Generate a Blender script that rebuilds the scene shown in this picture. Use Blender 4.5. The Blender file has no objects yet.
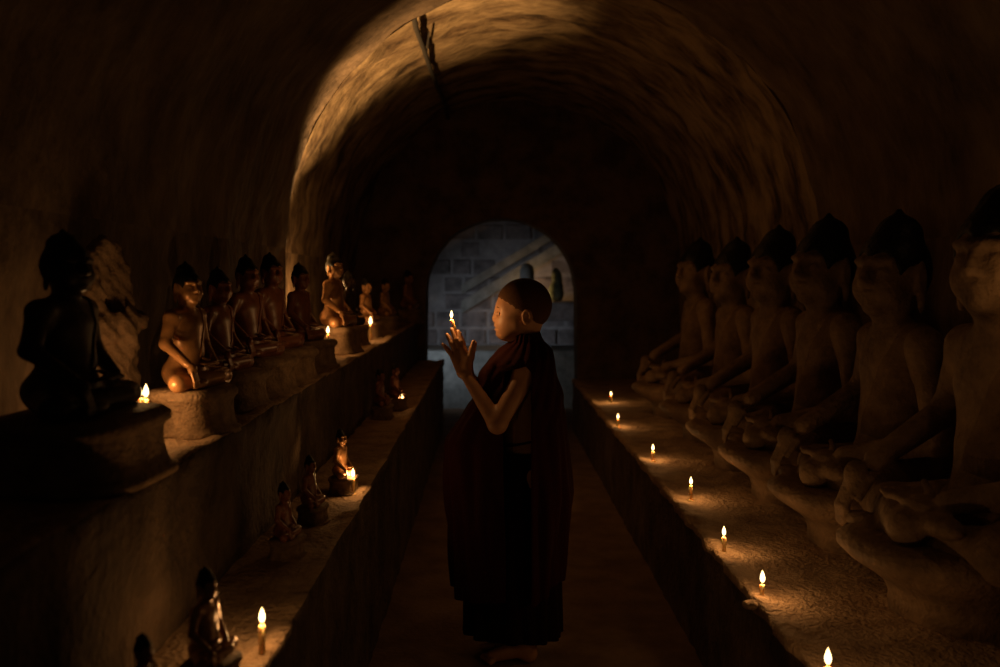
import bpy, math, random
import numpy as np
from mathutils import Vector, Matrix, noise as mnoise

random.seed(7)
scene = bpy.context.scene
COL = scene.collection
PI = math.pi
H = 1.25            # eye height of the camera
F = 972.2           # focal length in pixels of a 1000 px wide frame
VX, VY = 490.0, 280.0

def R(d): return math.radians(d)
def at(px, py, Y): return Vector(((px - VX) * Y / F, Y, H - (py - VY) * Y / F))
def on_ledge(px, py, z):
    Y = (H - z) * F / (py - VY)
    return Vector(((px - VX) * Y / F, Y, z))

# ---------------------------------------------------------------- objects
def link(o, parent=None):
    COL.objects.link(o)
    if parent is not None: o.parent = parent
    return o
def mesh_data(name, verts, faces, mats, smooth=True, uvs=None):
    me = bpy.data.meshes.new(name)
    me.from_pydata([tuple(map(float, v)) for v in verts], [], [tuple(map(int, f)) for f in faces])
    for m in (mats if isinstance(mats, (list, tuple)) else [mats]): me.materials.append(m)
    if uvs is not None:
        lay = me.uv_layers.new(name='UVMap')
        li = np.zeros(len(me.loops), dtype=np.int32); me.loops.foreach_get('vertex_index', li)
        lay.data.foreach_set('uv', np.asarray(uvs, dtype=np.float32)[li].ravel())
    me.polygons.foreach_set('use_smooth', [smooth] * len(me.polygons))
    me.update()
    return me
def obj(name, me, parent=None, loc=(0, 0, 0)):
    o = bpy.data.objects.new(name, me); o.location = loc
    return link(o, parent)
def thing(name, label, cat, loc=(0, 0, 0), rotz=0, scale=1, group=None):
    o = bpy.data.objects.new(name, None); o.empty_display_size = .05
    o.location = loc; o.rotation_euler = (0, 0, rotz); o.scale = (scale,) * 3
    return tag(link(o), label, cat, group)
def tag(o, label, cat, group=None):
    o['label'] = label; o['category'] = cat
    if group: o['group'] = group
    return o
def structure(o, label=None):
    o['kind'] = 'structure'
    if label: o['label'] = label
    return o

# ---------------------------------------------------------------- materials
def nmat(name):
    m = bpy.data.materials.new(name); m.use_nodes = True
    nt = m.node_tree; b = nt.nodes['Principled BSDF']
    return m, nt, b
def stone(name, c0, c1, scale=6, lo=.35, hi=.65, rough=.9, bump=.4, stretch=(1, 1, 1), uv=False, spec=.3, detail_scale=40, c2=None):
    m, nt, b = nmat(name); N, L = nt.nodes, nt.links
    tc = N.new('ShaderNodeTexCoord'); mp = N.new('ShaderNodeMapping')
    mp.inputs['Scale'].default_value = stretch
    L.new(tc.outputs['UV' if uv else 'Object'], mp.inputs['Vector'])
    n1 = N.new('ShaderNodeTexNoise'); n1.inputs['Scale'].default_value = scale; n1.inputs['Detail'].default_value = 8; n1.inputs['Roughness'].default_value = .65
    n2 = N.new('ShaderNodeTexNoise'); n2.inputs['Scale'].default_value = detail_scale; n2.inputs['Detail'].default_value = 6
    L.new(mp.outputs[0], n1.inputs['Vector']); L.new(mp.outputs[0], n2.inputs['Vector'])
    cr = N.new('ShaderNodeValToRGB')
    cr.color_ramp.elements[0].position = lo; cr.color_ramp.elements[0].color = (*c0, 1)
    cr.color_ramp.elements[1].position = hi; cr.color_ramp.elements[1].color = (*c1, 1)
    if c2:
        e = cr.color_ramp.elements.new(lo - .05); e.color = (*c2, 1)
    L.new(n1.outputs[0], cr.inputs[0]); L.new(cr.outputs[0], b.inputs['Base Color'])
    ad = N.new('ShaderNodeMath'); ad.operation = 'ADD'
    L.new(n1.outputs[0], ad.inputs[0]); L.new(n2.outputs[0], ad.inputs[1])
    bp = N.new('ShaderNodeBump'); bp.inputs['Strength'].default_value = bump; bp.inputs['Distance'].default_value = .02
    L.new(ad.outputs[0], bp.inputs['Height']); L.new(bp.outputs[0], b.inputs['Normal'])
    b.inputs['Roughness'].default_value = rough; b.inputs['Specular IOR Level'].default_value = spec
    return m
def plain(name, c, rough=.6, metallic=0, spec=.5, bump=0, bscale=60, var=.25):
    m, nt, b = nmat(name); N, L = nt.nodes, nt.links
    tc = N.new('ShaderNodeTexCoord')
    n = N.new('ShaderNodeTexNoise'); n.inputs['Scale'].default_value = bscale; n.inputs['Detail'].default_value = 5
    L.new(tc.outputs['Object'], n.inputs['Vector'])
    cr = N.new('ShaderNodeValToRGB')
    cr.color_ramp.elements[0].position = .3; cr.color_ramp.elements[0].color = (*[x * (1 - var) for x in c], 1)
    cr.color_ramp.elements[1].position = .7; cr.color_ramp.elements[1].color = (*[min(1, x * (1 + var)) for x in c], 1)
    L.new(n.outputs[0], cr.inputs[0]); L.new(cr.outputs[0], b.inputs['Base Color'])
    b.inputs['Roughness'].default_value = rough; b.inputs['Metallic'].default_value = metallic
    b.inputs['Specular IOR Level'].default_value = spec
    if bump:
        bp = N.new('ShaderNodeBump'); bp.inputs['Strength'].default_value = bump; bp.inputs['Distance'].default_value = .004
        L.new(n.outputs[0], bp.inputs['Height']); L.new(bp.outputs[0], b.inputs['Normal'])
    return m

M_vault = stone('vault_plaster', (.085, .054, .03), (.25, .182, .105), scale=2.6, lo=.42, hi=.6, stretch=(1, 2.1, 1), uv=True, bump=1.0, detail_scale=13, c2=(.03, .019, .011))
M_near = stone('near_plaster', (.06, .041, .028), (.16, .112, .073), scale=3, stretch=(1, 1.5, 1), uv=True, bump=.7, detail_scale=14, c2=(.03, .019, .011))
M_wall = stone('wall_plaster', (.12, .075, .045), (.3, .2, .12), scale=5, bump=.7, detail_scale=30)
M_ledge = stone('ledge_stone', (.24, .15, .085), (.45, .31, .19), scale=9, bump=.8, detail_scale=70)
M_front = stone('shade_toned_masonry', (.05, .034, .022), (.14, .095, .06), scale=5, bump=.7, detail_scale=40)  # shade of the ledge fronts and arch wall put into a darker stone
M_floor = stone('floor_stone', (.16, .1, .065), (.27, .18, .12), scale=5, bump=.35, detail_scale=50)
M_statue_stone = stone('statue_sandstone', (.12, .076, .043), (.28, .182, .104), scale=7, bump=.45, rough=.75, detail_scale=45)
M_robe_stone = stone('dark_robe_stone', (.095, .057, .033), (.21, .132, .075), scale=7, bump=.45, detail_scale=45)  # statue stone in a darker tone, for the robes of the large statues
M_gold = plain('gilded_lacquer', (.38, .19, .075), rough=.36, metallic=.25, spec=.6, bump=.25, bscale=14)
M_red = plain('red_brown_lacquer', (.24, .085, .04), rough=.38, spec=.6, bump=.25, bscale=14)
M_dark = plain('silhouette_shade_lacquer', (.04, .025, .016), rough=.5, spec=.3, bump=.25, bscale=14)  # shade of the two silhouetted statues put into the lacquer colour
M_ped = stone('pedestal_stone', (.16, .1, .055), (.32, .21, .12), scale=9, bump=.5, rough=.8)
M_hair_statue = plain('black_lacquer', (.008, .007, .006), rough=.5, spec=.3)
M_skin = plain('skin', (.5, .26, .135), rough=.5, spec=.4, bscale=30, var=.1)
M_hair = plain('cropped_hair', (.1, .05, .026), rough=.9, spec=.1, bump=.5, bscale=350)
M_robe = plain('maroon_cotton', (.035, .007, .005), rough=.95, spec=.1, bump=.3, bscale=200)
M_robe2 = plain('dark_maroon_cotton', (.014, .005, .004), rough=.95, spec=.1, bump=.3, bscale=200)
M_cord = plain('white_cord', (.5, .38, .3), rough=.9)
M_beltc = plain('dark_cord', (.03, .01, .008), rough=.9)
M_eye = plain('eye_dark', (.02, .012, .01), rough=.15, var=0)
M_white = plain('eye_white', (.35, .27, .21), rough=.2, var=0)
M_wax = plain('candle_wax', (.75, .5, .22), rough=.45, spec=.4)
M_wax.node_tree.nodes['Principled BSDF'].inputs['Subsurface Weight'].default_value = .4
M_wax.node_tree.nodes['Principled BSDF'].inputs['Subsurface Radius'].default_value = (.02, .008, .003)
M_wax.node_tree.nodes['Principled BSDF'].inputs['Subsurface Scale'].default_value = .5
M_wick = plain('burnt_wick', (.01, .008, .006), rough=.9)
M_brick = stone('pale_block', (.12, .115, .12), (.3, .28, .29), scale=7, bump=.6, detail_scale=40)
M_mortar = stone('mortar', (.26, .26, .27), (.4, .4, .42), scale=9, bump=.5)
M_grey = stone('grey_stone', (.16, .18, .18), (.3, .33, .33), scale=9, bump=.4)
M_green = stone('mossy_stone', (.07, .1, .07), (.16, .2, .15), scale=9, bump=.5)
M_root = plain('dry_root', (.012, .009, .006), rough=.9, bump=.6, bscale=60)
M_clay = plain('fired_clay', (.42, .2, .09), rough=.6, bump=.3)

def flame_mat():
    m = bpy.data.materials.new('candle_flame'); m.use_nodes = True
    nt = m.node_tree; N, L = nt.nodes, nt.links
    N.remove(N['Principled BSDF']); out = N['Material Output']
    tc = N.new('ShaderNodeTexCoord'); sp = N.new('ShaderNodeSeparateXYZ'); L.new(tc.outputs['Generated'], sp.inputs[0])
    cr = N.new('ShaderNodeValToRGB')
    cr.color_ramp.elements[0].position = 0; cr.color_ramp.elements[0].color = (1, .42, .1, 1)
    cr.color_ramp.elements[1].position = .3; cr.color_ramp.elements[1].color = (1, .74, .36, 1)
    e = cr.color_ramp.elements.new(1); e.color = (1, .6, .2, 1)
    L.new(sp.outputs[2], cr.inputs[0])
    em = N.new('ShaderNodeEmission'); em.inputs['Strength'].default_value = 3.2
    L.new(cr.outputs[0], em.inputs[0])
    tr = N.new('ShaderNodeBsdfTransparent'); ad = N.new('ShaderNodeAddShader')
    L.new(em.outputs[0], ad.inputs[0]); L.new(tr.outputs[0], ad.inputs[1]); L.new(ad.outputs[0], out.inputs['Surface'])
    return m
M_flame = flame_mat()

# ---------------------------------------------------------------- implicit surfaces
def ell(c, r, k=.02, rot=None, op='u'):
    c = np.array(c, np.float32); r = np.array(r, np.float32)
    Rm = None if rot is None else np.array(rot, np.float32)
    def f(P):
        q = P - c
        if Rm is not None: q = q @ Rm
        k0 = np.sqrt((q / r) ** 2 @ np.ones(3, np.float32)); k1 = np.sqrt((q / (r * r)) ** 2 @ np.ones(3, np.float32)) + 1e-6
        return k0 * (k0 - 1) / k1
    return dict(f=f, c=c, R=float(r.max()), k=k, op=op)
def cap(a, b, ra, rb, k=.02, op='u'):
    a = np.array(a, np.float32); b = np.array(b, np.float32); d = b - a; L2 = float(d @ d) + 1e-9
    def f(P):
        q = P - a; t = np.clip((q @ d) / L2, 0, 1)
        v = q - t[..., None] * d
        return np.sqrt((v * v) @ np.ones(3, np.float32)) - (ra + t * (rb - ra))
    return dict(f=f, c=(a + b) / 2, R=float(np.sqrt(L2)) / 2 + max(ra, rb), k=k, op=op)
def evalp(prims, P):
    d = np.full(P.shape[:-1], 1e3, np.float32)
    for p in prims:
        e = p['f'](P).astype(np.float32); k = p['k']
        if p['op'] == 'u':
            h = np.maximum(k - np.abs(d - e), 0) / k
            d = np.minimum(d, e) - h * h * k * .25
        else:
            e = -e; h = np.maximum(k - np.abs(d - e), 0) / k
            d = np.maximum(d, e) + h * h * k * .25
    return d
def field(prims, h, post=None, pad=.03):
    lo = np.min([p['c'] - p['R'] for p in prims if p['op'] == 'u'], axis=0) - pad
    hi = np.max([p['c'] + p['R'] for p in prims if p['op'] == 'u'], axis=0) + pad
    n = np.ceil((hi - lo) / h).astype(int) + 1
    D = np.full(n, 1.0, np.float32)
    B = 16; br = B * h * .87
    for i in range(0, n[0], B):
        for j in range(0, n[1], B):
            for k in range(0, n[2], B):
                e = np.minimum([i + B, j + B, k + B], n)
                c = lo + (np.array([i, j, k]) + B / 2) * h
                use = [p for p in prims if np.linalg.norm(p['c'] - c) - p['R'] < br + p['k'] + .02]
                if not any(p['op'] == 'u' for p in use): continue
                g = np.stack(np.meshgrid(np.arange(i, e[0]), np.arange(j, e[1]), np.arange(k, e[2]), indexing='ij'), -1).astype(np.float32) * h + lo.astype(np.float32)
                d = evalp(use, g)
                if post is not None: d = post(g, d)
                D[i:e[0], j:e[1], k:e[2]] = d
    return D, lo
def nets(D, lo, h):
    S = D < 0
    c = np.zeros(np.array(D.shape) - 1, np.uint8)
    offs = [(a, b, d) for a in (0, 1) for b in (0, 1) for d in (0, 1)]
    def sh(A, o, n=None): return A[o[0]:A.shape[0] - 1 + o[0], o[1]:A.shape[1] - 1 + o[1], o[2]:A.shape[2] - 1 + o[2]]
    for o in offs: c += sh(S, o)
    act = (c > 0) & (c < 8)
    ids = np.full(act.shape, -1, np.int64); idx = np.argwhere(act); ids[act] = np.arange(len(idx))
    vals = {o: D[idx[:, 0] + o[0], idx[:, 1] + o[1], idx[:, 2] + o[2]] for o in offs}
    acc = np.zeros((len(idx), 3)); cnt = np.zeros(len(idx))
    for o in offs:
        for ax in range(3):
            if o[ax]: continue
            q = list(o); q[ax] = 1; q = tuple(q)
            a, b = vals[o], vals[q]; m = (a < 0) != (b < 0)
            t = np.where(m, a / np.where(m, a - b, 1), 0)
            p = np.array(o, float)[None, :].repeat(len(idx), 0); p[:, ax] += t
            acc[m] += p[m]; cnt[m] += 1
    V = (idx + acc / cnt[:, None]) * h + lo
    faces = []
    for ax in range(3):
        u, v = (ax + 1) % 3, (ax + 2) % 3
        sl0 = [slice(1, -1)] * 3; sl1 = [slice(1, -1)] * 3
        sl0[ax] = slice(0, -1); sl1[ax] = slice(1, None)
        a, b = S[tuple(sl0)], S[tuple(sl1)]
        e = np.argwhere(a != b); off = np.ones(3, int); off[ax] = 0; inside = a[a != b]
        e = e + off
        du = np.zeros(3, int); du[u] = 1; dv = np.zeros(3, int); dv[v] = 1
        g = lambda q: ids[q[:, 0], q[:, 1], q[:, 2]]
        q = np.stack([g(e - du - dv), g(e - dv), g(e), g(e - du)], 1)
        q[~inside] = q[~inside][:, ::-1]
        faces.append(q)
    Fq = np.concatenate(faces); Fq = Fq[(Fq >= 0).all(1)]
    return V, Fq
def sdf_mesh(name, prims, h, mat, post=None):
    D, lo = field(prims, h, post)
    V, Fq = nets(D, lo, h)
    me = bpy.data.meshes.new(name)
    me.vertices.add(len(V)); me.vertices.foreach_set('co', V.astype(np.float32).ravel())
    me.loops.add(len(Fq) * 4); me.loops.foreach_set('vertex_index', Fq.astype(np.int32).ravel())
    me.polygons.add(len(Fq)); me.polygons.foreach_set('loop_start', np.arange(0, len(Fq) * 4, 4, dtype=np.int32))
    me.materials.append(mat); me.update(calc_edges=True)
    me.polygons.foreach_set('use_smooth', [True] * len(Fq)); me.validate()
    return me

# ---------------------------------------------------------------- generic shapes
def lathe(profile, n=16, center=lambda z: (0, 0)):
    V, Fa = [], []
    for r, z in profile:
        cx, cy = center(z)
        for i in range(n):
            a = 2 * PI * i / n; V.append((cx + r * math.cos(a), cy + r * math.sin(a), z))
    for j in range(len(profile) - 1):
        for i in range(n):
            a, b = j * n + i, j * n + (i + 1) % n; Fa.append((a, b, b + n, a + n))
    Fa.append(tuple(range(n))[::-1]); Fa.append(tuple(range((len(profile) - 1) * n, len(profile) * n)))
    return V, Fa
def tube(pts, rad, n=8, base=None):
    V, Fa = base if base else ([], [])
    o = len(V); pts = [Vector(p) for p in pts]
    for i, p in enumerate(pts):
        t = (pts[min(i + 1, len(pts) - 1)] - pts[max(i - 1, 0)]).normalized()
        a = t.orthogonal().normalized() if i == 0 else (a - t * a.dot(t)).normalized()
        b = t.cross(a); r = rad[i] if isinstance(rad, (list, tuple)) else rad
        for k in range(n):
            w = 2 * PI * k / n; V.append(p + r * (math.cos(w) * a + math.sin(w) * b))
    for i in range(len(pts) - 1):
        for k in range(n):
            c, d = o + i * n + k, o + i * n + (k + 1) % n; Fa.append((c, d, d + n, c + n))
    Fa.append(tuple(o + k for k in range(n))[::-1]); Fa.append(tuple(o + (len(pts) - 1) * n + k for k in range(n)))
    return V, Fa
def nz(p, s, seed=0): return mnoise.fractal(Vector(p) * s + Vector((seed, seed * 1.7, 0)), 1.0, 2.0, 4)
def resample(pts, step):
    out = []
    for (a, b) in zip(pts[:-1], pts[1:]):
        L = math.dist(a, b); n = max(1, int(L / step))
        out += [tuple(a[k] + (b[k] - a[k]) * i / n for k in range(len(a))) for i in range(n)]
    return out + [tuple(pts[-1])]
def sweep(name, pts, y0, y1, mat, step=.03, ystep=.04, amp=.006, freq=6, seed=0, corner=0.0):
    """A rough sheet: the profile (X, Z) swept along Y, pushed along its normals by noise."""
    P = resample(pts, step); ny = max(2, int((y1 - y0) / ystep) + 1)
    V, UV, Fa = [], [], []
    s = [0]
    for a, b in zip(P[:-1], P[1:]): s.append(s[-1] + math.dist(a, b))
    nrm = []
    for i in range(len(P)):
        a, b = P[max(i - 1, 0)], P[min(i + 1, len(P) - 1)]
        t = Vector((b[0] - a[0], b[1] - a[1])).normalized(); nrm.append(Vector((-t.y, t.x)))
    crn = [Vector(p) for p in pts[1:-1]]
    for j in range(ny):
        y = y0 + (y1 - y0) * j / (ny - 1)
        for i, (x, z) in enumerate(P):
            d = amp * nz((x, y, z), freq, seed)
            if corner:
                for c in crn:
                    q = (Vector((x, z)) - c).length
                    if q < .05: d -= corner * (1 - q / .05) * max(0, .25 + nz((c.x, y, c.y), 7, seed + 3))
            V.append((x + nrm[i].x * d, y, z + nrm[i].y * d)); UV.append((s[i], y))
    n = len(P)
    for j in range(ny - 1):
        for i in range(n - 1):
            a = j * n + i; Fa.append((a, a + n, a + n + 1, a + 1))
    me = mesh_data(name, V, Fa, mat, uvs=UV)
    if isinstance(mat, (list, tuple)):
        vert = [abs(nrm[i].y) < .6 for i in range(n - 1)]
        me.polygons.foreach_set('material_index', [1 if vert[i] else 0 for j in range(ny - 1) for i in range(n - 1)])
    return structure(obj(name, me))

# ---------------------------------------------------------------- setting
XL, XR = -.97, 1.57          # walls of the near bay
XC, ZC, RN = .30, 1.40, 1.27
XF, RF = .23, 1.345          # the far bay is a little wider to the left
YR, YA = 4.62, 8.1           # where the near bay ends; the arched end wall
ZR, ZLOW, ZUP = .42, .58, .895
XRE, XLE, XUE = .69, -.39, -.60
Y0 = -.8
sweep('floor', [(XRE + .1, 0), (-.46, 0)], Y0, 12, M_floor, amp=.004, freq=5)
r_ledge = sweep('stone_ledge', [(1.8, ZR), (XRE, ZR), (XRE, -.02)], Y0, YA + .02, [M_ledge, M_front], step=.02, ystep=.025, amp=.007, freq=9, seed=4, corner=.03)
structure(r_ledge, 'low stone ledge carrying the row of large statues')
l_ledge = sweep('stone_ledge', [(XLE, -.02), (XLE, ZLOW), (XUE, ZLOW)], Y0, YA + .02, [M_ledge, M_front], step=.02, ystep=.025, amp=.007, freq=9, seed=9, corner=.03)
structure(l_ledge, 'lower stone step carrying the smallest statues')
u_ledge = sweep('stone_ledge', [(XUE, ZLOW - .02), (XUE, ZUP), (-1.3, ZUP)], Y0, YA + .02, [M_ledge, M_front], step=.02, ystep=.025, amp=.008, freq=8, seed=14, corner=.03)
structure(u_ledge, 'upper stone ledge carrying the row of gilded statues')
sweep('wall_left', [(XL, ZUP - .03), (XL, ZC)], Y0, YR, M_near, amp=.022, freq=3.2, seed=3)
sweep('wall_right', [(XR, ZC), (XR, ZR - .03)], Y0, YR, M_near, amp=.022, freq=3.2, seed=3)
arc = lambda r, xc=XC: [(xc - r * math.cos(PI * i / 96), ZC + r * math.sin(PI * i / 96)) for i in range(97)]
sweep('ceiling', arc(RN), Y0, YR, M_near, step=.05, ystep=.04, amp=.022, freq=3.2, seed=3)
dx = RF - RN + XC - XF; dr = RF - RN + XF - XC
sweep('wall_left', [(XL - dx, ZUP - .03), (XL - dx, ZC)], YR - .05, YA + .02, M_vault, step=.03, ystep=.03, amp=.03, freq=3.5, seed=7)
sweep('wall_right', [(XR + dr, ZC), (XR + dr, ZR - .03)], YR - .05, YA + .02, M_vault, step=.03, ystep=.03, amp=.03, freq=3.5, seed=7)
sweep('ceiling', arc(RF, XF), YR - .05, YA + .02, M_vault, step=.03, ystep=.03, amp=.03, freq=3.5, seed=7)
# the thickness of the near bay's arch where it ends
V, Fa = [], []
inn = [(XL, ZUP - .03)] + arc(RN) + [(XR, ZR - .03)]; outr = [(XL - dx - .1, ZUP - .03)] + arc(RF + .1, XF) + [(XR + dr + .1, ZR - .03)]
inn, outr = resample(inn, 9), resample(outr, 9)
for (a, b) in zip(inn, outr):
    e = .03 * nz((a[0], 0, a[1]), 6, 21)
    V += [(a[0], YR - .01 + e * .3, a[1]), (b[0], YR - .01, b[1])]
for i in range(len(inn) - 1): Fa.append((2 * i, 2 * i + 1, 2 * i + 3, 2 * i + 2))
structure(obj('trim_1', mesh_data('trim_1', V, Fa, M_near)))

# arched end wall
def arched_wall():
    ax, r, zs = .095, .635, 1.13
    A = [(ax - r, 0)] + [(ax - r * math.cos(PI * i / 40), zs + r * math.sin(PI * i / 40)) for i in range(41)] + [(ax + r, 0)]
    O = []
    for (x, z) in A:
        if z <= .001: O.append((-1.6 if x < ax else 2.2, 0)); continue
        d = Vector((x - ax, z - zs)).normalized(); k = min((1.7 / abs(d.x)) if abs(d.x) > 1e-4 else 99, (1.9 / abs(d.y)) if abs(d.y) > 1e-4 else 99)
        O.append((ax + d.x * k, zs + d.y * k))
    V, Fa = [], []
    for (a, o) in zip(A, O):
        e = .015 * nz((a[0], 0, a[1]), 5)
        V += [(a[0] + e, YA, a[1]), (o[0], YA, o[1]), (a[0] + e, YA + .35, a[1]), (o[0], YA + .35, o[1])]
    for i in range(len(A) - 1):
        p, q = 4 * i, 4 * i + 4
        Fa += [(p, p + 1, q + 1, q), (p, q, q + 2, p + 2), (p + 2, q + 2, q + 3, p + 3)]
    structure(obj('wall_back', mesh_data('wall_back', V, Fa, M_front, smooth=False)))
arched_wall()
def boxv(V, Fa, x0, x1, y0, y1, z0, z1, b=.008):
    """A box with a chamfered front (facing -Y)."""
    o = len(V)
    V += [(x0, y1, z0), (x1, y1, z0), (x1, y1, z1), (x0, y1, z1)]
    V += [(x0, y0 + b, z0), (x1, y0 + b, z0), (x1, y0 + b, z1), (x0, y0 + b, z1)]
    V += [(x0 + b, y0, z0 + b), (x1 - b, y0, z0 + b), (x1 - b, y0, z1 - b), (x0 + b, y0, z1 - b)]
    for a in (0, 4):
        for i in range(4): j = (i + 1) % 4; Fa.append((o + a + i, o + a + j, o + a + 4 + j, o + a + 4 + i))
    Fa += [(o + 8, o + 9, o + 10, o + 11), (o + 3, o + 2, o + 1, o)]
# chamber beyond the arch
YE = 10.3
V, Fa = [], []
for row in range(15):
    z = .0 + row * .185; x = -1.7 + (row % 2) * .13 - .1
    while x < 2.2:
        w = random.choice((.22, .26, .3)); d = random.uniform(-.02, .02)
        boxv(V, Fa, x + .016, x + w - .016, YE + d, YE + .2, z + .016, z + .185 - .016); x += w
structure(obj('wall_end', mesh_data('wall_end', V, Fa, M_brick, smooth=False)))
V, Fa = [], []
boxv(V, Fa, -1.8, 2.4, YE + .012, YE + .3, -.05, 2.9); structure(obj('wall_end', mesh_data('wall_end', V, Fa, M_mortar, smooth=False)))
V, Fa = [], []
boxv(V, Fa, -1.6, 2.2, 9.45, YE + .1, -.02, .56, .02); structure(obj('stone_platform', mesh_data('stone_platform', V, Fa, M_grey, smooth=False)), 'low stone platform below the block wall at the end')
for nm, x in (('wall_left', -1.6), ('wall_right', 2.2)):
    V = [(x, YA + .3, 0), (x, YE + .2, 0), (x, YE + .2, 2.9), (x, YA + .3, 2.9)]
    structure(obj(nm, mesh_data(nm, V, [(0, 1, 2, 3)], M_grey)))
structure(obj('ceiling', mesh_data('ceiling', [(-1.6, YA + .3, 2.8), (2.2, YA + .3, 2.8), (2.2, YE + .2, 2.8), (-1.6, YE + .2, 2.8)], [(0, 1, 2, 3)], M_grey)))
# raking stone string on the end wall: a row of stepped blocks
V, Fa = [], []
for k, (h0, th, dp) in enumerate(((1.1, .1, .16), (.9, .13, .1))):
    o = len(V); x0, x1, sl = -.3, 1.0, .6
    for y in (YE - dp, YE + .1):
        V += [(x0, y, h0), (x1, y, h0 + sl * (x1 - x0)), (x1, y, h0 + sl * (x1 - x0) + th), (x0, y, h0 + th)]
    Fa += [(o, o + 1, o + 2, o + 3), (o + 7, o + 6, o + 5, o + 4)] + [(o + q, o + 4 + q, o + 4 + (q + 1) % 4, o + (q + 1) % 4) for q in range(4)]
structure(obj('trim_2', mesh_data('trim_2', V, Fa, M_grey, smooth=False)))

# ---------------------------------------------------------------- candles
def candle_or_fill_light(p, e, r=.012, col=(1, .5, .17)):
    l = bpy.data.lights.new('candle_or_fill_light', 'POINT'); l.energy = e; l.color = col; l.shadow_soft_size = r
    o = bpy.data.objects.new('candle_or_fill_light', l); o.location = p; return link(o)
def candle(loc, h, label, e, fh=.03, r=.0062, lean=(0, 0), puddle=True, group=None, seed=0):
    t = thing('candle', label, 'candle', loc, 0, 1, group)
    rnd = random.Random(seed)
    cen = lambda z: (lean[0] * z, lean[1] * z)
    prof = [(r * 1.15, 0)] + [(r * (1.02 - .1 * k / 8 + rnd.uniform(-.05, .05)), h * k / 8) for k in range(1, 8)] + [(r * .95, h * .985), (r * .7, h), (r * .35, h * .985)]
    V, Fa = lathe(prof, 14, cen)
    for _ in range(3):   # runs of wax down the side
        a = rnd.uniform(0, 6.28); z0 = h * rnd.uniform(.93, .98); z1 = h * rnd.uniform(.35, .75)
        pt = [(cen(z)[0] + r * .92 * math.cos(a), cen(z)[1] + r * .92 * math.sin(a), z) for z in (z0, (z0 + z1) / 2, z1)]
        V, Fa = tube(pt, [r * .2, r * .26, r * .36], 6, (V, Fa))
    obj('wax', mesh_data('wax', V, Fa, M_wax), t)
    if puddle:
        V, Fa = lathe([(r * 2.4, -.004), (r * 2.3, .0015), (r * 1.7, .003), (r * 1.0, .0045)], 14)
        V = [(x * (1 + .2 * math.sin(3 * math.atan2(y, x) + seed)), y * (1 + .2 * math.cos(2 * math.atan2(y, x) + seed)), z) for x, y, z in V]
        obj('wax_puddle', mesh_data('wax_puddle', V, Fa, M_wax), t)
    cx, cy = cen(h)
    V, Fa = tube([(cx, cy, h - .003), (cx + .0003, cy, h + .004), (cx + .001, cy, h + .008)], .0009, 6)
    obj('wick', mesh_data('wick', V, Fa, M_wick), t)
    prof = [(.0004, 0), (.0028, .08), (.0046, .2), (.0056, .34), (.0053, .5), (.0039, .68), (.0022, .84), (.0008, .95), (.0002, 1)]
    k = fh / .03
    fl = h + .003
    V, Fa = lathe([(a * k, fl + z * fh) for a, z in prof], 16, lambda z: (cx, cy))
    obj('flame', mesh_data('flame', V, Fa, M_flame), t)
    candle_or_fill_light(Vector(loc) + Vector((cx, cy, fl + fh * .42)), e)
    return t
E = .45
def cand_px(px, py, z, h, label, e=E, **kw):
    p = on_ledge(px, py, z); p.z -= .001
    return candle(p, h, label, e, **kw)
GR = 'candles along the right ledge'
cand_px(611, 403, ZR, .048, 'lit candle farthest down the right ledge, last of the row', seed=1, group=GR)
cand_px(618, 427, ZR, .045, 'lit candle on the right ledge, second from the far end', seed=2, group=GR)
cand_px(653, 461, ZR, .046, 'lit candle on the right ledge, third from the far end', seed=3, group=GR)
cand_px(691, 500, ZR, .056, 'lit candle on the right ledge, middle one of seven', seed=4, group=GR)
cand_px(724, 553, ZR, .05, 'lit candle on the right ledge, third from the near end', seed=5, group=GR)
cand_px(761.5, 601, ZR, .044, 'lit candle on the right ledge beside its broken edge, next to nearest', seed=6, group=GR, fh=.034, lean=(.06, 0))
cand_px(828, 690, ZR, .048, 'nearest lit candle of the right ledge, cut by the bottom frame', seed=7, group=GR, fh=.036)
GL = 'candles on the left ledges'
cand_px(262, 656, ZLOW, .056, 'tall lit candle nearest on the lower left step, in front of a seated figurine', seed=8, group=GL, fh=.029)
cand_px(353, 494, ZLOW, .05, 'lit candle touching the lap of the gilded figurine on the lower left step', seed=9, group=GL)
cand_px(402, 410, ZLOW, .05, 'small lit candle far down the lower left step', e=.45, seed=10, group=GL)
c = at(141, 391, 2.05); candle((c.x, c.y, ZUP - .001), .107, 'smaller flamed of two candles behind the dark foreground statue', .35, fh=.02, seed=11, group=GL)
c = at(148.3, 391, 2.09); candle((c.x, c.y, ZUP - .001), .1, 'larger flamed of two candles beside the lit statue near the left edge', .45, fh=.03, lean=(-.05, 0), seed=12, group=GL)
c = at(328, 330, 4.5); candle((c.x, c.y, ZUP - .001), .105, 'lit candle below the bright gilded statue in the middle of the upper left ledge', .6, fh=.036, seed=13, group=GL)
c = at(370.5, 319, 5.66); candle((c.x, c.y, ZUP - .001), .092, 'tall lit candle by the knee of a far gilded statue on the upper left ledge', .6, fh=.05, r=.0075, seed=14, group=GL)

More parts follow.
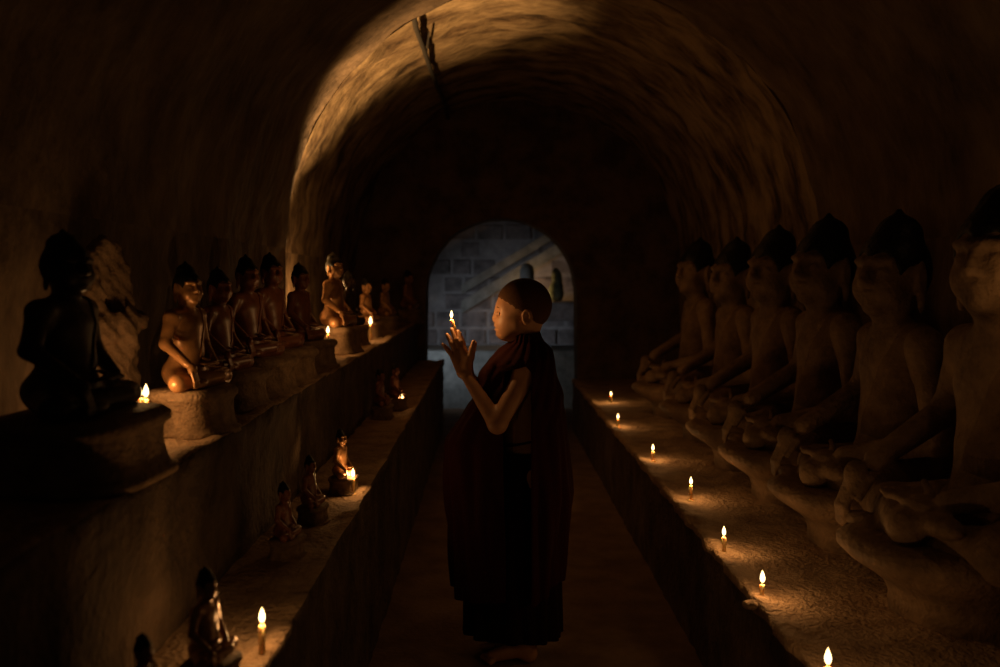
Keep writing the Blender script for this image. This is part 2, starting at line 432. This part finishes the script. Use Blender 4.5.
# ---------------------------------------------------------------- seated statues (forward +X, height 1 above the pedestal)
def xform(prims, s=1.0, turn=0, o=(0, 0, .66)):
    c, n = math.cos(turn), math.sin(turn); o = np.array(o, np.float32)
    M = np.array([[c, -n, 0], [n, c, 0], [0, 0, 1]], np.float32)     # rows: q @ M turns q by -turn
    out = []
    for p in prims:
        f = (lambda g: lambda P: g((P - o) @ M / s + o) * s)(p['f'])
        out.append(dict(f=f, c=M @ (p['c'] - o) * s + o, R=p['R'] * s, k=p['k'] * s, op=p['op']))
    return out
def statue_prims(kw=1.0, elbow=.34, wrist=.21, kx_=1.0):
    U = []
    U += [ell((-.02, 0, .13), (.17, .2 * kw, .14), .05), ell((0, 0, .28), (.118, .15, .18), .06), ell((-.01, 0, .47), (.115, .188, .15), .06)]
    for s in (-1, 1):
        U += [cap((-.015, s * .08, .585), (-.015, s * .185, .57), .062, .062, .05)]
        kx, ky = .13 * kx_, s * .355 * kw
        U += [cap((-.01, s * .12, .1), (kx, ky, .075), .092, .068, .045)]
    # shins crossed, feet
    U += [cap((.13 * kx_, -.35 * kw, .075), (.235 * kx_, .1 * kw, .1), .072, .05, .02), cap((.13 * kx_, .35 * kw, .068), (.19 * kx_, -.1 * kw, .06), .07, .05, .02)]
    U += [ell((.2 * kx_, .19 * kw, .125), (.045, .1, .032), .02), ell((.235 * kx_, -.2 * kw, .06), (.04, .09, .03), .015)]
    # right arm reaching down over the knee
    U += [cap((-.015, -.2, .565), (-.01, -.285, .37), .056, .046, .035), cap((-.01, -.285, .37), (.18 * kx_, -.315 * kw, .225), .046, .033, .025)]
    U += [ell((.225 * kx_, -.31 * kw, .18), (.035, .038, .045), .02)]
    for q in range(4):
        y = (-.34 + q * .02) * kw
        U += [cap((.235 * kx_, y, .16), (.258 * kx_, y + .002, .09), .0125, .0115, .008), cap((.258 * kx_, y + .002, .09), (.258 * kx_, y + .003, .035 + .006 * abs(q - 1.5)), .0115, .009, .006)]
    U += [cap((.205 * kx_, -.265 * kw, .175), (.235 * kx_, -.25 * kw, .12), .014, .011, .01)]
    # left arm, hand lying in the lap
    U += [cap((-.015, .2, .565), (-.02, .29, elbow), .056, .047, .035), cap((-.02, .29, elbow), (.17 * kx_, .12, wrist), .046, .033, .025)]
    U += [ell((.2 * kx_, .055, wrist - .012), (.045, .06, .02), .015)]
    for q in range(4):
        x = .2 * kx_ - .022 + q * .019
        U += [cap((x, .02, wrist - .005), (x, -.05, wrist - .012), .0115, .0105, .008), cap((x, -.05, wrist - .012), (x - .002, -.085 - .01 * (q in (1, 2)), wrist - .006), .0105, .008, .006)]
    U += [cap((.2 * kx_ - .035, .05, wrist + .008), (.2 * kx_ - .05, -.01, wrist + .03), .013, .01, .01)]
    return U
def head_prims():
    U = [cap((-.005, 0, .62), (.01, 0, .7), .06, .055, .04)]
    U += [ell((.012, 0, .785), (.098, .088, .12), .03), ell((.045, 0, .718), (.058, .058, .055), .04), ell((.092, 0, .69), (.022, .026, .02), .025)]
    U += [cap((.105, 0, .818), (.127, 0, .765), .009, .0165, .014), ell((.113, .014, .758), (.014, .011, .01), .01), ell((.113, -.014, .758), (.014, .011, .01), .01)]
    for s in (-1, 1):
        U += [cap((.104, s * .014, .823), (.083, s * .062, .824), .011, .009, .014)]
        U += [ell((.108, s * .036, .797), (.014, .024, .009), .012, op='s'), ell((.086, s * .036, .794), (.017, .022, .01), .006)]
        U += [ell((.075, s * .045, .745), (.03, .028, .035), .03)]
        U += [ell((.0, s * .094, .765), (.02, .013, .062), .012), ell((.006, s * .1, .705), (.012, .01, .035), .012)]
        U += [ell((.006, s * .108, .775), (.009, .006, .03), .008, op='s')]
    U += [ell((.107, 0, .733), (.013, .028, .007), .008), ell((.104, 0, .72), (.013, .022, .008), .008)]
    return U
def hair_prims(tall=1.0):
    U = [ell((.0, 0, .8), (.108, .1, .122), .02), ell((-.02, 0, .9), (.066, .066, .06), .02), cap((-.02, 0, .945), (-.02, 0, .955 + .03 * tall), .022, .012, .015)]
    U += [ell((.15, .045, .742), (.105, .055, .135), .008, op='s'), ell((.15, -.045, .742), (.105, .055, .135), .008, op='s'), ell((.15, 0, .71), (.105, .08, .12), .008, op='s'), ell((.02, .1, .73), (.06, .04, .085), .01, op='s'), ell((.02, -.1, .73), (.06, .04, .085), .01, op='s'), ell((-.02, 0, .6), (.2, .2, .115), .01, op='s')]
    return U
def curls(g, d): return d - .0035 * (np.sin(g[..., 0] * 190) * np.sin(g[..., 1] * 190) * np.sin(g[..., 2] * 190))
def robe_prims():
    return [ell((0, 0, .28), (.128, .16, .19), .06), ell((-.01, 0, .47), (.125, .197, .158), .06), cap((-.015, .06, .585), (-.015, .16, .575), .071, .07, .05)]
def sash_clip(g, d):
    # hem running from the left shoulder across the chest to the right flank; the cloth covers what lies on its left
    y, z = g[..., 1], g[..., 2]
    e = (.09 - y) * .86 + (z - .5) * .35 - .02 * 0
    return np.maximum(np.maximum(d, e * .9), np.maximum(.2 - z, z - .655))
def ring(sections, cx=0.06, n=40, p=3.0):
    V, Fa = [], []
    for (z, a, b) in sections:
        for i in range(n):
            w = 2 * PI * i / n; c, s = math.cos(w), math.sin(w)
            V.append((cx + a * math.copysign(abs(c) ** (2 / p), c), b * math.copysign(abs(s) ** (2 / p), s), z))
    for j in range(len(sections) - 1):
        for i in range(n):
            q, r = j * n + i, j * n + (i + 1) % n; Fa.append((q, r, r + n, q + n))
    Fa.append(tuple(range(n))[::-1]); Fa.append(tuple(range((len(sections) - 1) * n, len(sections) * n)))
    return V, Fa
KL, KR = .95, .76
TS, TB = R(-24), R(24)
me_small = sdf_mesh('body', statue_prims(KL) + xform(head_prims(), 1.1, TS), .0075, M_gold)
me_big = sdf_mesh('body', statue_prims(KR, .25, .175, 1.4) + xform(head_prims(), 1.25, TB), .0065, M_statue_stone)
me_hair = sdf_mesh('hair', xform(hair_prims(.4), 1.1, TS), .007, M_hair_statue, curls)
me_hair_big = sdf_mesh('hair', xform(hair_prims(.4), 1.25, TB), .007, M_hair_statue, curls)
me_robe = sdf_mesh('robe', robe_prims(), .008, M_gold, sash_clip)
me_robe_big = sdf_mesh('robe', robe_prims(), .008, M_robe_stone, sash_clip)
PH = .36     # pedestal height of the small statues, in body heights
V, Fa = ring([(-PH, .3, .35), (-PH + .04, .3, .35), (-PH + .055, .275, .325), (-PH + .09, .265, .315), (-PH * .5, .25, .3), (-.1, .25, .305), (-.075, .26, .32), (-.06, .275, .335), (-.02, .275, .335), (.01, .25, .31)], p=4)
me_ped = mesh_data('pedestal', V, Fa, M_ped)
PB = .17
V, Fa = ring([(-PB, .2, .2), (-.12, .2, .2), (-.085, .215, .21), (-.05, .26, .235), (-.015, .315, .27), (.015, .345, .285), (.035, .345, .285), (.06, .3, .25)], cx=.1, p=2.6)
me_ped_big = mesh_data('pedestal', V, Fa, M_statue_stone)
def use_mat(o, m):
    o.material_slots[0].link = 'OBJECT'; o.material_slots[0].material = m
def make_statue(kind):
    t = bpy.data.objects.new('seated_statue', None); t.empty_display_size = .05; link(t)
    ph = PH if kind == 'small' else PB
    off = (0, 0, ph)
    obj('body', me_small if kind == 'small' else me_big, t, off)
    obj('robe', me_robe if kind == 'small' else me_robe_big, t, off)
    obj('hair', me_hair if kind == 'small' else me_hair_big, t, off)
    obj('pedestal', me_ped if kind == 'small' else me_ped_big, t, off)
    return t
protos = {}
def place_statue(kind, loc, total_h, rz, label, group, mat=None, cat='statue', fat=1, wide=1):
    if kind not in protos:
        t = protos[kind] = make_statue(kind)
    else:
        src = protos[kind]; t = src.copy(); link(t)
        for ch in src.children:
            c = ch.copy(); link(c, t)
    ph = PH if kind == 'small' else PB
    t.location = loc; t.rotation_euler = (0, 0, R(rz)); s = total_h / ((1.04 if kind == 'small' else 1.08) + ph); t.scale = (s * wide, s * wide, s)
    for ch in t.children:
        base = ch.name.split('.')[0]
        if base == 'pedestal': ch.scale = (fat, fat, 1)
        if kind == 'small' and base in ('body', 'robe'): use_mat(ch, mat or M_gold)
    return tag(t, label, cat, group)
def small(px, pyb, pyt, z, rz, label, group, mat=None, X=None, fat=1, wide=1):
    p = on_ledge(px, pyb, z); p.z -= .003
    if X is not None: p.x = X
    h = (pyb - pyt) * p.y / F
    return place_statue('small', p, h, rz, label, group, mat, fat=fat, wide=wide)
GU = 'seated statues in a row on the upper left ledge'
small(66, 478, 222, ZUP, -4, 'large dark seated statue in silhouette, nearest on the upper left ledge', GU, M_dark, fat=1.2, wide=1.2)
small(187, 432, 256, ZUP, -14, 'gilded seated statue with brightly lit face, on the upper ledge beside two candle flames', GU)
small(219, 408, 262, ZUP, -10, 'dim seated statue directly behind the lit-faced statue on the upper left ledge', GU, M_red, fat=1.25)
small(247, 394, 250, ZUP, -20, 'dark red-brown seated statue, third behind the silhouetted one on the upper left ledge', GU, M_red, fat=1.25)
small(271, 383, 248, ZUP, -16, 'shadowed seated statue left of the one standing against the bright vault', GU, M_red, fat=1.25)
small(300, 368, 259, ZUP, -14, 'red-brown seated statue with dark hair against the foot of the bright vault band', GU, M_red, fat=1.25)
small(334, 353, 249, ZUP, -12, 'tall bright gilded seated statue on pale pedestal behind a candle flame, upper left ledge', GU)
small(349, 345, 268, ZUP, -10, 'black silhouetted seated statue just behind the tall bright gilded one', GU, M_dark)
small(366, 338, 275, ZUP, -10, 'small gilded seated statue directly behind the tall candle on the upper left ledge', GU)
small(385, 329.5, 276, ZUP, -8, 'second-to-last gilded statue of the upper left ledge, beyond the tall candle', GU)
small(408, 323, 268, ZUP, -8, 'last lit seated statue of the upper left ledge, beside the dark arch', GU)
GW = 'small seated figurines on the lower left step'
small(143, 745, 628, ZLOW, -10, 'dark figurine lowest in the bottom left corner of the lower step', GW, M_red)
small(206, 690, 562, ZLOW, -12, 'seated figurine edged with light facing the nearest tall candle on the lower left step', GW)
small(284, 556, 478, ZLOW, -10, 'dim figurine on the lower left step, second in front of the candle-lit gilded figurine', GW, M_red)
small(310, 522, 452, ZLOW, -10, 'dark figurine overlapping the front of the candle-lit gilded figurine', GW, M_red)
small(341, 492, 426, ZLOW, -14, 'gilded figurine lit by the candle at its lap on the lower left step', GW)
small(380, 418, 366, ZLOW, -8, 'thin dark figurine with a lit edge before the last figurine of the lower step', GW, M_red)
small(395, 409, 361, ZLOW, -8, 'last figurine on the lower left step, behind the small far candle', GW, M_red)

GB = 'large stone statues on the right ledge'
big = [(1.6, 1.3, 'large stone statue nearest the camera at right, only its dark knee in frame'),
       (2.42, 1.28, 'large stone statue at right with candle-lit cheek and broad crossed legs on a waisted base'),
       (3.08, 1.28, 'large stone statue with pointed dark hairline, second full head from the right edge'),
       (3.72, 1.28, 'large stone statue with dim V-shaped brow, third from the right edge'),
       (4.36, 1.28, 'large stone statue in deep shade, fourth along the right ledge'),
       (5.1, 1.28, 'large stone statue, next to last along the right ledge'),
       (6.0, 1.28, 'large stone statue at the far end of the right ledge')]
for i, (y, x, lab) in enumerate(big):
    place_statue('big', (x, y, ZR - .004), 1.1 + .02 * math.sin(i * 2.3), 180 + 4 + 2 * math.sin(i * 1.9), lab, GB)

# ---------------------------------------------------------------- the boy
BX, BY = (515 - VX) * 3.24 / F, 3.24
boy = thing('person', 'shaven-headed child in a maroon robe standing in profile, a lit candle between raised hands', 'person', (BX, BY, 0))
def hand(m):
    """m maps near-hand coordinates to the hand wanted."""
    W = (-.163, -.072, .948); U = []
    K = [((-.167, -.054, 1.015), (-.177, -.05, 1.05), (-.1865, -.037, 1.082), .0078),
         ((-.180, -.053, 1.019), (-.195, -.05, 1.056), (-.2075, -.037, 1.089), .0078),
         ((-.193, -.053, 1.012), (-.209, -.051, 1.044), (-.2235, -.041, 1.072), .0075),
         ((-.204, -.055, 1.000), (-.220, -.053, 1.022), (-.2365, -.046, 1.041), .0066)]
    for q, (a, b, c, r) in enumerate(K):
        w = (W[0] - .012 * (q - 1) * .5, W[1], W[2] + .004)
        U += [cap(m(w), m(a), .0145, r * 1.35, .012), cap(m(a), m(b), r * 1.08, r, .004), cap(m(b), m(c), r, r * .78, .003)]
    U += [cap(m((-.163, -.068, .962)), m((-.149, -.062, 1.0)), .0135, .0105, .012), cap(m((-.149, -.062, 1.0)), m((-.142, -.058, 1.028)), .0098, .0085, .004), cap(m((-.142, -.058, 1.028)), m((-.1365, -.055, 1.05)), .0085, .0066, .003)]
    return U
HY = -.036
near = lambda p: (p[0], p[1] + HY, p[2])
far = lambda p: (p[0] + .004, -.052 - p[1] + HY, p[2] - .007)
HEAD = [ell((.03, 0, 1.167), (.09, .076, .086), .02), ell((-.008, 0, 1.108), (.053, .056, .05), .045), ell((-.036, 0, 1.074), (.026, .03, .0185), .035)]
for s in (-1, 1):
    HEAD += [ell((-.02, s * .03, 1.105), (.034, .03, .034), .03), cap((.01, s * .052, 1.095), (-.03, s * .025, 1.073), .016, .014, .03)]
    HEAD += [cap((-.045, s * .012, 1.159), (-.034, s * .04, 1.158), .009, .008, .025)]
HEAD += [cap((-.053, 0, 1.15), (-.066, 0, 1.122), .0085, .0098, .014)]
for s in (-1, 1):
    HEAD += [ell((-.061, s * .011, 1.117), (.0095, .0075, .007), .005)]
    HEAD += [ell((-.0595, s * .033, 1.138), (.010, .014, .0065), .010, op='s'), ell((-.063, s * .0125, 1.1105), (.0055, .0045, .0035), .002, op='s')]
HEAD += [ell((-.0585, 0, 1.098), (.012, .019, .0062), .004), ell((-.0565, 0, 1.086), (.012, .017, .0068), .004), ell((-.068, 0, 1.0918), (.016, .021, .002), .002, op='s'), ell((-.066, 0, 1.077), (.007, .018, .004), .006, op='s')]
for s in (-1, 1):
    HEAD += [ell((.038, s * .078, 1.128), (.018, .0085, .027), .005), ell((.034, s * .0855, 1.131), (.0095, .0065, .017), .003, op='s'), ell((.043, s * .086, 1.118), (.004, .005, .006), .003, op='s')]
BODY = HEAD + [cap((.035, 0, 1.09), (.04, 0, .985), .044, .05, .03)]
BODY += [ell((.035, 0, .885), (.082, .118, .13), .05), ell((.03, 0, .745), (.08, .104, .12), .06), ell((.03, 0, .62), (.085, .115, .1), .05)]
for s in (-1, 1):
    BODY += [cap((.04, s * .05, .99), (.035, s * .13, .965), .042, .038, .04)]
    BODY += [cap((.03, s * .06, .6), (.02, s * .065, .33), .066, .044, .03), cap((.02, s * .065, .33), (.03, s * .06, .07), .042, .027, .02)]
    BODY += [cap((.035, s * .06, .07), (.045, s * .06, .028), .028, .027, .02), cap((.03, s * .06, .05), (-.075, s * .066, .022), .03, .02, .025)]
    for q in range(5):
        BODY += [cap((-.075, s * (.045 + q * .011), .016), (-.105 + .006 * q, s * (.045 + q * .012), .011), .0105, .0085 if q else .011, .005)]
BODY += [cap((.035, -.135, .96), (-.06, -.185, .797), .037, .0285, .03), cap((-.06, -.185, .797), near((-.163, -.072, .948)), .029, .0175, .015)]
BODY += [cap((.035, .135, .96), (-.07, .15, .8), .037, .028, .03), cap((-.07, .15, .8), far((-.163, -.072, .948)), .028, .0175, .015)]
BODY += hand(near) + hand(far)
obj('body', sdf_mesh('body', BODY, .0026, M_skin), boy)
def hairline(g, d):
    x, y, z = g[..., 0], g[..., 1], g[..., 2]
    front = 1.192 + (x + .055) * -.6           # hairline falls from the brow to above the ear
    cut = np.where(x < .02, np.maximum(front, 1.15), 1.147 - (x - .02) * .85)
    cut = np.where((x < .0) & (np.abs(y) > .05), np.maximum(cut, 1.15), cut)
    cut = cut + .004 * np.sin(x * 410 + 3 * np.sin(y * 300)) * np.sin(y * 370 + z * 290) + .0025 * np.sin(x * 900 + z * 700)
    return np.maximum(d, (cut - z) * .8)
obj('hair', sdf_mesh('hair', [ell((.031, 0, 1.168), (.0925, .0785, .0885), .02)], .003, M_hair, hairline), boy)
for s in (-1, 1):
    V, Fa = lathe([(.0099 * math.sin(PI * k / 10) + .00005, -.0099 * math.cos(PI * k / 10)) for k in range(11)], 16)
    e = obj('eye', mesh_data('eye', V, Fa, M_white), boy, (-.0435, s * .03, 1.139))
    V, Fa = lathe([(.0066, 0), (.005, .002), (.0001, .003)], 14)
    i = obj('iris', mesh_data('iris', V, Fa, M_eye), e, (-.0078, s * .002, -.001)); i.rotation_euler = (0, -PI / 2, 0)
    V, Fa = tube([(-.0605, s * .014, 1.157), (-.0585, s * .03, 1.1605), (-.048, s * .048, 1.157)], [.0015, .0022, .001], 6)
    obj('eyebrow', mesh_data('eyebrow', V, Fa, M_hair), boy)

def interp(t, z): 
    t = sorted(t); return float(np.interp(z, [a for a, _ in t], [b for _, b in t]))
FX = [(1.085, -.004), (1.045, -.012), (1.017, -.055), (.983, -.088), (.943, -.114), (.85, -.14), (.767, -.193), (.717, -.224), (.583, -.221), (.45, -.213), (.217, -.202)]
BXs = [(1.085, .074), (1.045, .099), (1.02, .12), (.92, .142), (.87, .157), (.727, .174), (.54, .187), (.27, .158)]
RY = [(1.085, .06), (1.045, .075), (1.02, .125), (.995, .172), (.95, .186), (.87, .187), (.7, .19), (.2, .17)]
def upper_robe():
    nu, nv = 260, 150; V = []; Fa = []
    cx = .03
    for j in range(nv):
        v = j / (nv - 1)
        for i in range(nu):
            u = i / (nu - 1)
            hem = .217 + .056 * max(0, math.sin((u - .55) * PI / .45)) if u > .55 else .217
            top = 1.072 + .005 * max(0, -math.sin(u * 2 * PI)); z = top + (hem - top) * v
            f, b, ry = cx - interp(FX, z), interp(BXs, z) - cx, interp(RY, z)
            w = min(1, max(0, (.985 - z) / .03)); w = w * w * (3 - 2 * w)
            xf = -.04 - .0 * (1 - w); xb = .047
            al = math.asin(min(.97, (cx - xf) / f)) * w - .12 * (1 - w)
            be = math.asin(min(.97, (xb - cx) / b)) * w - .02 * (1 - w)
            ph = al + u * (2 * PI - be - al)
            s, c = math.sin(ph), math.cos(ph)
            rx = f if s > 0 else b
            amp = .0015 + .011 * min(1, max(0, (1.0 - z)) / .5)
            fold = amp * (.55 * math.sin(11 * ph + 4 * z) + .45 * math.sin(19 * ph - 7 * z + 1) + .5 * math.sin(6 * ph + 9 * z))
            diag = .004 * math.sin(60 * (z + .35 * s)) * min(1, max(0, z - .75) / .1)
            k = 1 + (fold + diag) / ry
            V.append((cx - s * rx * k, -c * ry * k, z + .006 * math.sin(5 * ph) * v))
    for j in range(nv - 1):
        for i in range(nu - 1):
            a = j * nu + i; Fa.append((a, a + 1, a + nu + 1, a + nu))
    o = obj('upper_robe', mesh_data('upper_robe', V, Fa, M_robe), boy)
    md = o.modifiers.new('cloth', 'SOLIDIFY'); md.thickness = .005; md.offset = 0
upper_robe()
def lower_robe():
    nu, nv = 200, 90; V = []; Fa = []
    for j in range(nv):
        z = .69 + (.085 - .69) * j / (nv - 1)
        f = interp([(.69, -.062), (.6, -.09), (.45, -.13), (.217, -.165), (.09, -.168)], z); b = interp([(.69, .118), (.6, .135), (.4, .15), (.09, .15)], z)
        ry = interp([(.69, .118), (.6, .13), (.3, .132), (.09, .135)], z); cx = .01
        for i in range(nu):
            ph = 2 * PI * i / nu; s, c = math.sin(ph), math.cos(ph)
            rx = cx - f if s > 0 else b - cx
            amp = .001 + .01 * (.69 - z) / .6
            k = 1 + amp * (.6 * math.sin(10 * ph + 3 * z) + .5 * math.sin(17 * ph - 5 * z)) / ry
            V.append((cx - s * rx * k, -c * ry * k, z - (.012 * max(0, -s)) * j / nv))
    for j in range(nv - 1):
        for i in range(nu):
            a, b2 = j * nu + i, j * nu + (i + 1) % nu; Fa.append((a, b2, b2 + nu, a + nu))
    o = obj('lower_robe', mesh_data('lower_robe', V, Fa, M_robe2), boy)
    md = o.modifiers.new('cloth', 'SOLIDIFY'); md.thickness = .005; md.offset = 0
lower_robe()
V, Fa = tube([(.03 + .087 * math.cos(a), .111 * math.sin(a), .724 + .02 * math.cos(a)) for a in [2 * PI * k / 48 for k in range(49)]], .0035, 8)
obj('waist_cord', mesh_data('waist_cord', V, Fa, M_beltc), boy)
V, Fa = tube([(-.046, -.108, .70), (-.05, -.128, .66), (-.049, -.14, .60), (-.05, -.145, .555), (-.048, -.147, .52)], .0022, 8)
obj('hanging_cord', mesh_data('hanging_cord', V, Fa, M_cord), boy)
# candle between the palms
c = candle((BX - .183, BY - .026 + HY, 1.045), .077, 'lit yellow candle held up between the robed child\'s hands', .9, fh=.026, r=.0062, lean=(-.34, 0), puddle=False, seed=20)

# ---------------------------------------------------------------- other things
def vault_pt(px, py, off=.035, r=RF):
    dx_, dz = (px - VX) / F, -(py - VY) / F
    A = dx_ * dx_ + dz * dz; B_ = 2 * (dx_ * -XF + dz * (H - ZC)); C_ = XF * XF + (H - ZC) ** 2 - (r - off) ** 2
    Y = (-B_ + math.sqrt(B_ * B_ - 4 * A * C_)) / (2 * A)
    return Vector((dx_ * Y, Y, H + dz * Y))
def root_path(pp, r0, r1, base=None, r=RF):
    pts = [vault_pt(x, y) for x, y in pp]; n = len(pts)
    return tube(pts, [r0 + (r1 - r0) * i / (n - 1) for i in range(n)], 8, base)
mb = root_path([(409, -12), (412, 8), (416, 28), (424, 50), (430, 68), (437, 86), (444, 100), (448, 118)], .014, .016)
obj_root = tag(obj('root', mesh_data('root', *mb, M_root)), 'dark forked root running down the lit curve of the vault', 'root')
mb = root_path([(426, 54), (428, 42), (429, 32)], .008, .004)
rb = obj('branch', mesh_data('branch', *mb, M_root), obj_root)

# weathered slab with a worn relief, against the left wall
SL = [ell((0, 0, .17), (.045, .135, .2), .03), ell((0, 0, .34), (.04, .1, .14), .05), ell((.03, 0, .36), (.022, .06, .1), .02, op='s')]
SL += [cap((.03, -.12, .255), (.04, .1, .25), .02, .024, .02), ell((.045, .03, .21), (.03, .035, .035), .02), ell((.04, -.06, .22), (.02, .04, .02), .02), cap((.04, .06, .19), (.035, -.05, .1), .018, .02, .02), ell((.03, .02, .08), (.03, .09, .05), .03)]
def rough_post(g, d): return d + .004 * np.sin(g[..., 1] * 47 + 2 * np.sin(g[..., 2] * 23)) * np.sin(g[..., 2] * 39 + 3 + 2 * np.sin(g[..., 1] * 29)) + .002 * np.sin(g[..., 0] * 150 + g[..., 1] * 120 + g[..., 2] * 170)
st = obj('stone_slab', sdf_mesh('stone_slab', SL, .006, M_wall, rough_post), None, (-.905, 2.28, ZUP + .028))
st.rotation_euler = (0, 0, R(-12)); st.scale = (.9, .9, .9)
tag(st, 'weathered round-topped stone slab with worn relief, against the wall behind the two flames', 'stone slab')

# a block shelf at the right of the far chamber
V, Fa = [], []
boxv(V, Fa, .44, .86, 9.75, YE + .1, .84, 1.03, .015); boxv(V, Fa, .87, 1.4, 9.76, YE + .1, .84, 1.025, .015); boxv(V, Fa, 1.1, 1.4, 9.85, YE + .1, .5, .84, .015)
structure(obj('stone_shelf', mesh_data('stone_shelf', V, Fa, M_brick, smooth=False)), 'pale block shelf at the right of the far chamber')
# grey post and mossy stone on the platform under the far wall
V, Fa = lathe([(.09, 0), (.09, .05), (.07, .07), (.068, .6), (.072, .62), (.072, .78), (.06, .83), (.02, .86)], 20)
p = at(527, 300, 9.75); tag(obj('stone_post', mesh_data('stone_post', V, Fa, M_grey), None, (p.x, p.y, .558)), 'grey round-shouldered stone post rising behind the child\'s head under the arch', 'post')
MS = [ell((0, 0, .08), (.08, .07, .1), .03), ell((.01, 0, .2), (.055, .05, .12), .04), ell((-.005, 0, .29), (.032, .03, .04), .03)]
p = at(556, 300, 9.95); tag(obj('standing_stone', sdf_mesh('standing_stone', MS, .012, M_green, rough_post), None, (p.x, p.y, 1.04)), 'small mossy standing stone on the pale far shelf, right of the child\'s head', 'stone')
V, Fa = lathe([(.016, 0), (.02, .004), (.03, .018), (.036, .032), (.034, .033), (.027, .018), (.016, .008), (.001, .007)], 20)
p = on_ledge(394, 326.5, ZUP); tag(obj('clay_bowl', mesh_data('clay_bowl', V, Fa, M_clay), None, (p.x, p.y, ZUP + .002)), 'small clay bowl on the far upper left ledge, in front of the second-to-last statue', 'bowl')
def rubble(px, py, s, seed, label):
    rnd = random.Random(seed)
    U = [ell((rnd.uniform(-.3, .3) * s, rnd.uniform(-.3, .3) * s, .32 * s + rnd.uniform(-.05, .1) * s), (s * rnd.uniform(.4, .8), s * rnd.uniform(.4, .8), s * rnd.uniform(.3, .45)), s * .15) for _ in range(4)]
    p = on_ledge(px, py, ZR); p.z -= .004
    tag(obj('broken_stone', sdf_mesh('broken_stone', U, s * .1, M_ledge), None, p), label, 'stone')
rubble(751, 607, .026, 3, 'jagged broken stone at the ledge edge beside the second-nearest right candle')

# ---------------------------------------------------------------- lights, world, camera
candle_or_fill_light((1.2, 2.18, 1.24), .22)  # unseen light added off frame to brighten the near statue's cheek
candle_or_fill_light((1.44, 2.6, 1.78), .15)             # unseen light added outside the frame to brighten the vault at right
candle_or_fill_light((-.93, 5.4, 1.2), 2.2)               # unseen light added behind the tall gilded statue to brighten the wall
# unseen spot added behind the near bay's arch to light the vault band
sp = bpy.data.lights.new('vault_fill_spot', 'SPOT'); sp.energy = 400; sp.color = (1, .55, .2); sp.shadow_soft_size = .03; sp.spot_size = R(70); sp.spot_blend = .7
o = link(bpy.data.objects.new('vault_fill_spot', sp)); o.location = (-1.035, YR + .06, 1.0)
o.rotation_euler = (Vector((-.83, YR + .36, 2.2)) - o.location).to_track_quat('-Z', 'Y').to_euler()
# daylight falling into the far chamber
def area(name, loc, target, e, col, size):
    l = bpy.data.lights.new(name, 'AREA'); l.energy = e; l.color = col; l.size = size
    o = link(bpy.data.objects.new(name, l)); o.location = loc
    o.rotation_euler = (Vector(target) - Vector(loc)).to_track_quat('-Z', 'Y').to_euler(); return o
area('chamber_daylight', (-1.1, 8.65, .75), (.1, 10.0, .62), 1.3, (.84, .88, .95), .4).data.spread = R(75)
candle_or_fill_light((.46, 9.95, 1.12), 1.8)  # unseen warm light added behind the child's head for the far wall

w = bpy.data.worlds.new('world'); scene.world = w; w.use_nodes = True
bg = w.node_tree.nodes['Background']; bg.inputs[0].default_value = (1, .82, .45, 1); bg.inputs[1].default_value = .012

cam = bpy.data.cameras.new('camera'); co = link(bpy.data.objects.new('camera', cam))
co.location = (0, 0, H); co.rotation_euler = (PI / 2, 0, 0)
cam.sensor_width = 36; cam.lens = 35; cam.shift_x = .010; cam.shift_y = -.0535
cam.clip_start = .05
cam.dof.use_dof = True; cam.dof.focus_distance = 2.95; cam.dof.aperture_fstop = 2.8
scene.camera = co
scene.view_settings.view_transform = 'Standard'; scene.view_settings.look = 'None'
scene.view_settings.exposure = 0; scene.view_settings.gamma = 1; scene.view_settings.use_curve_mapping = False
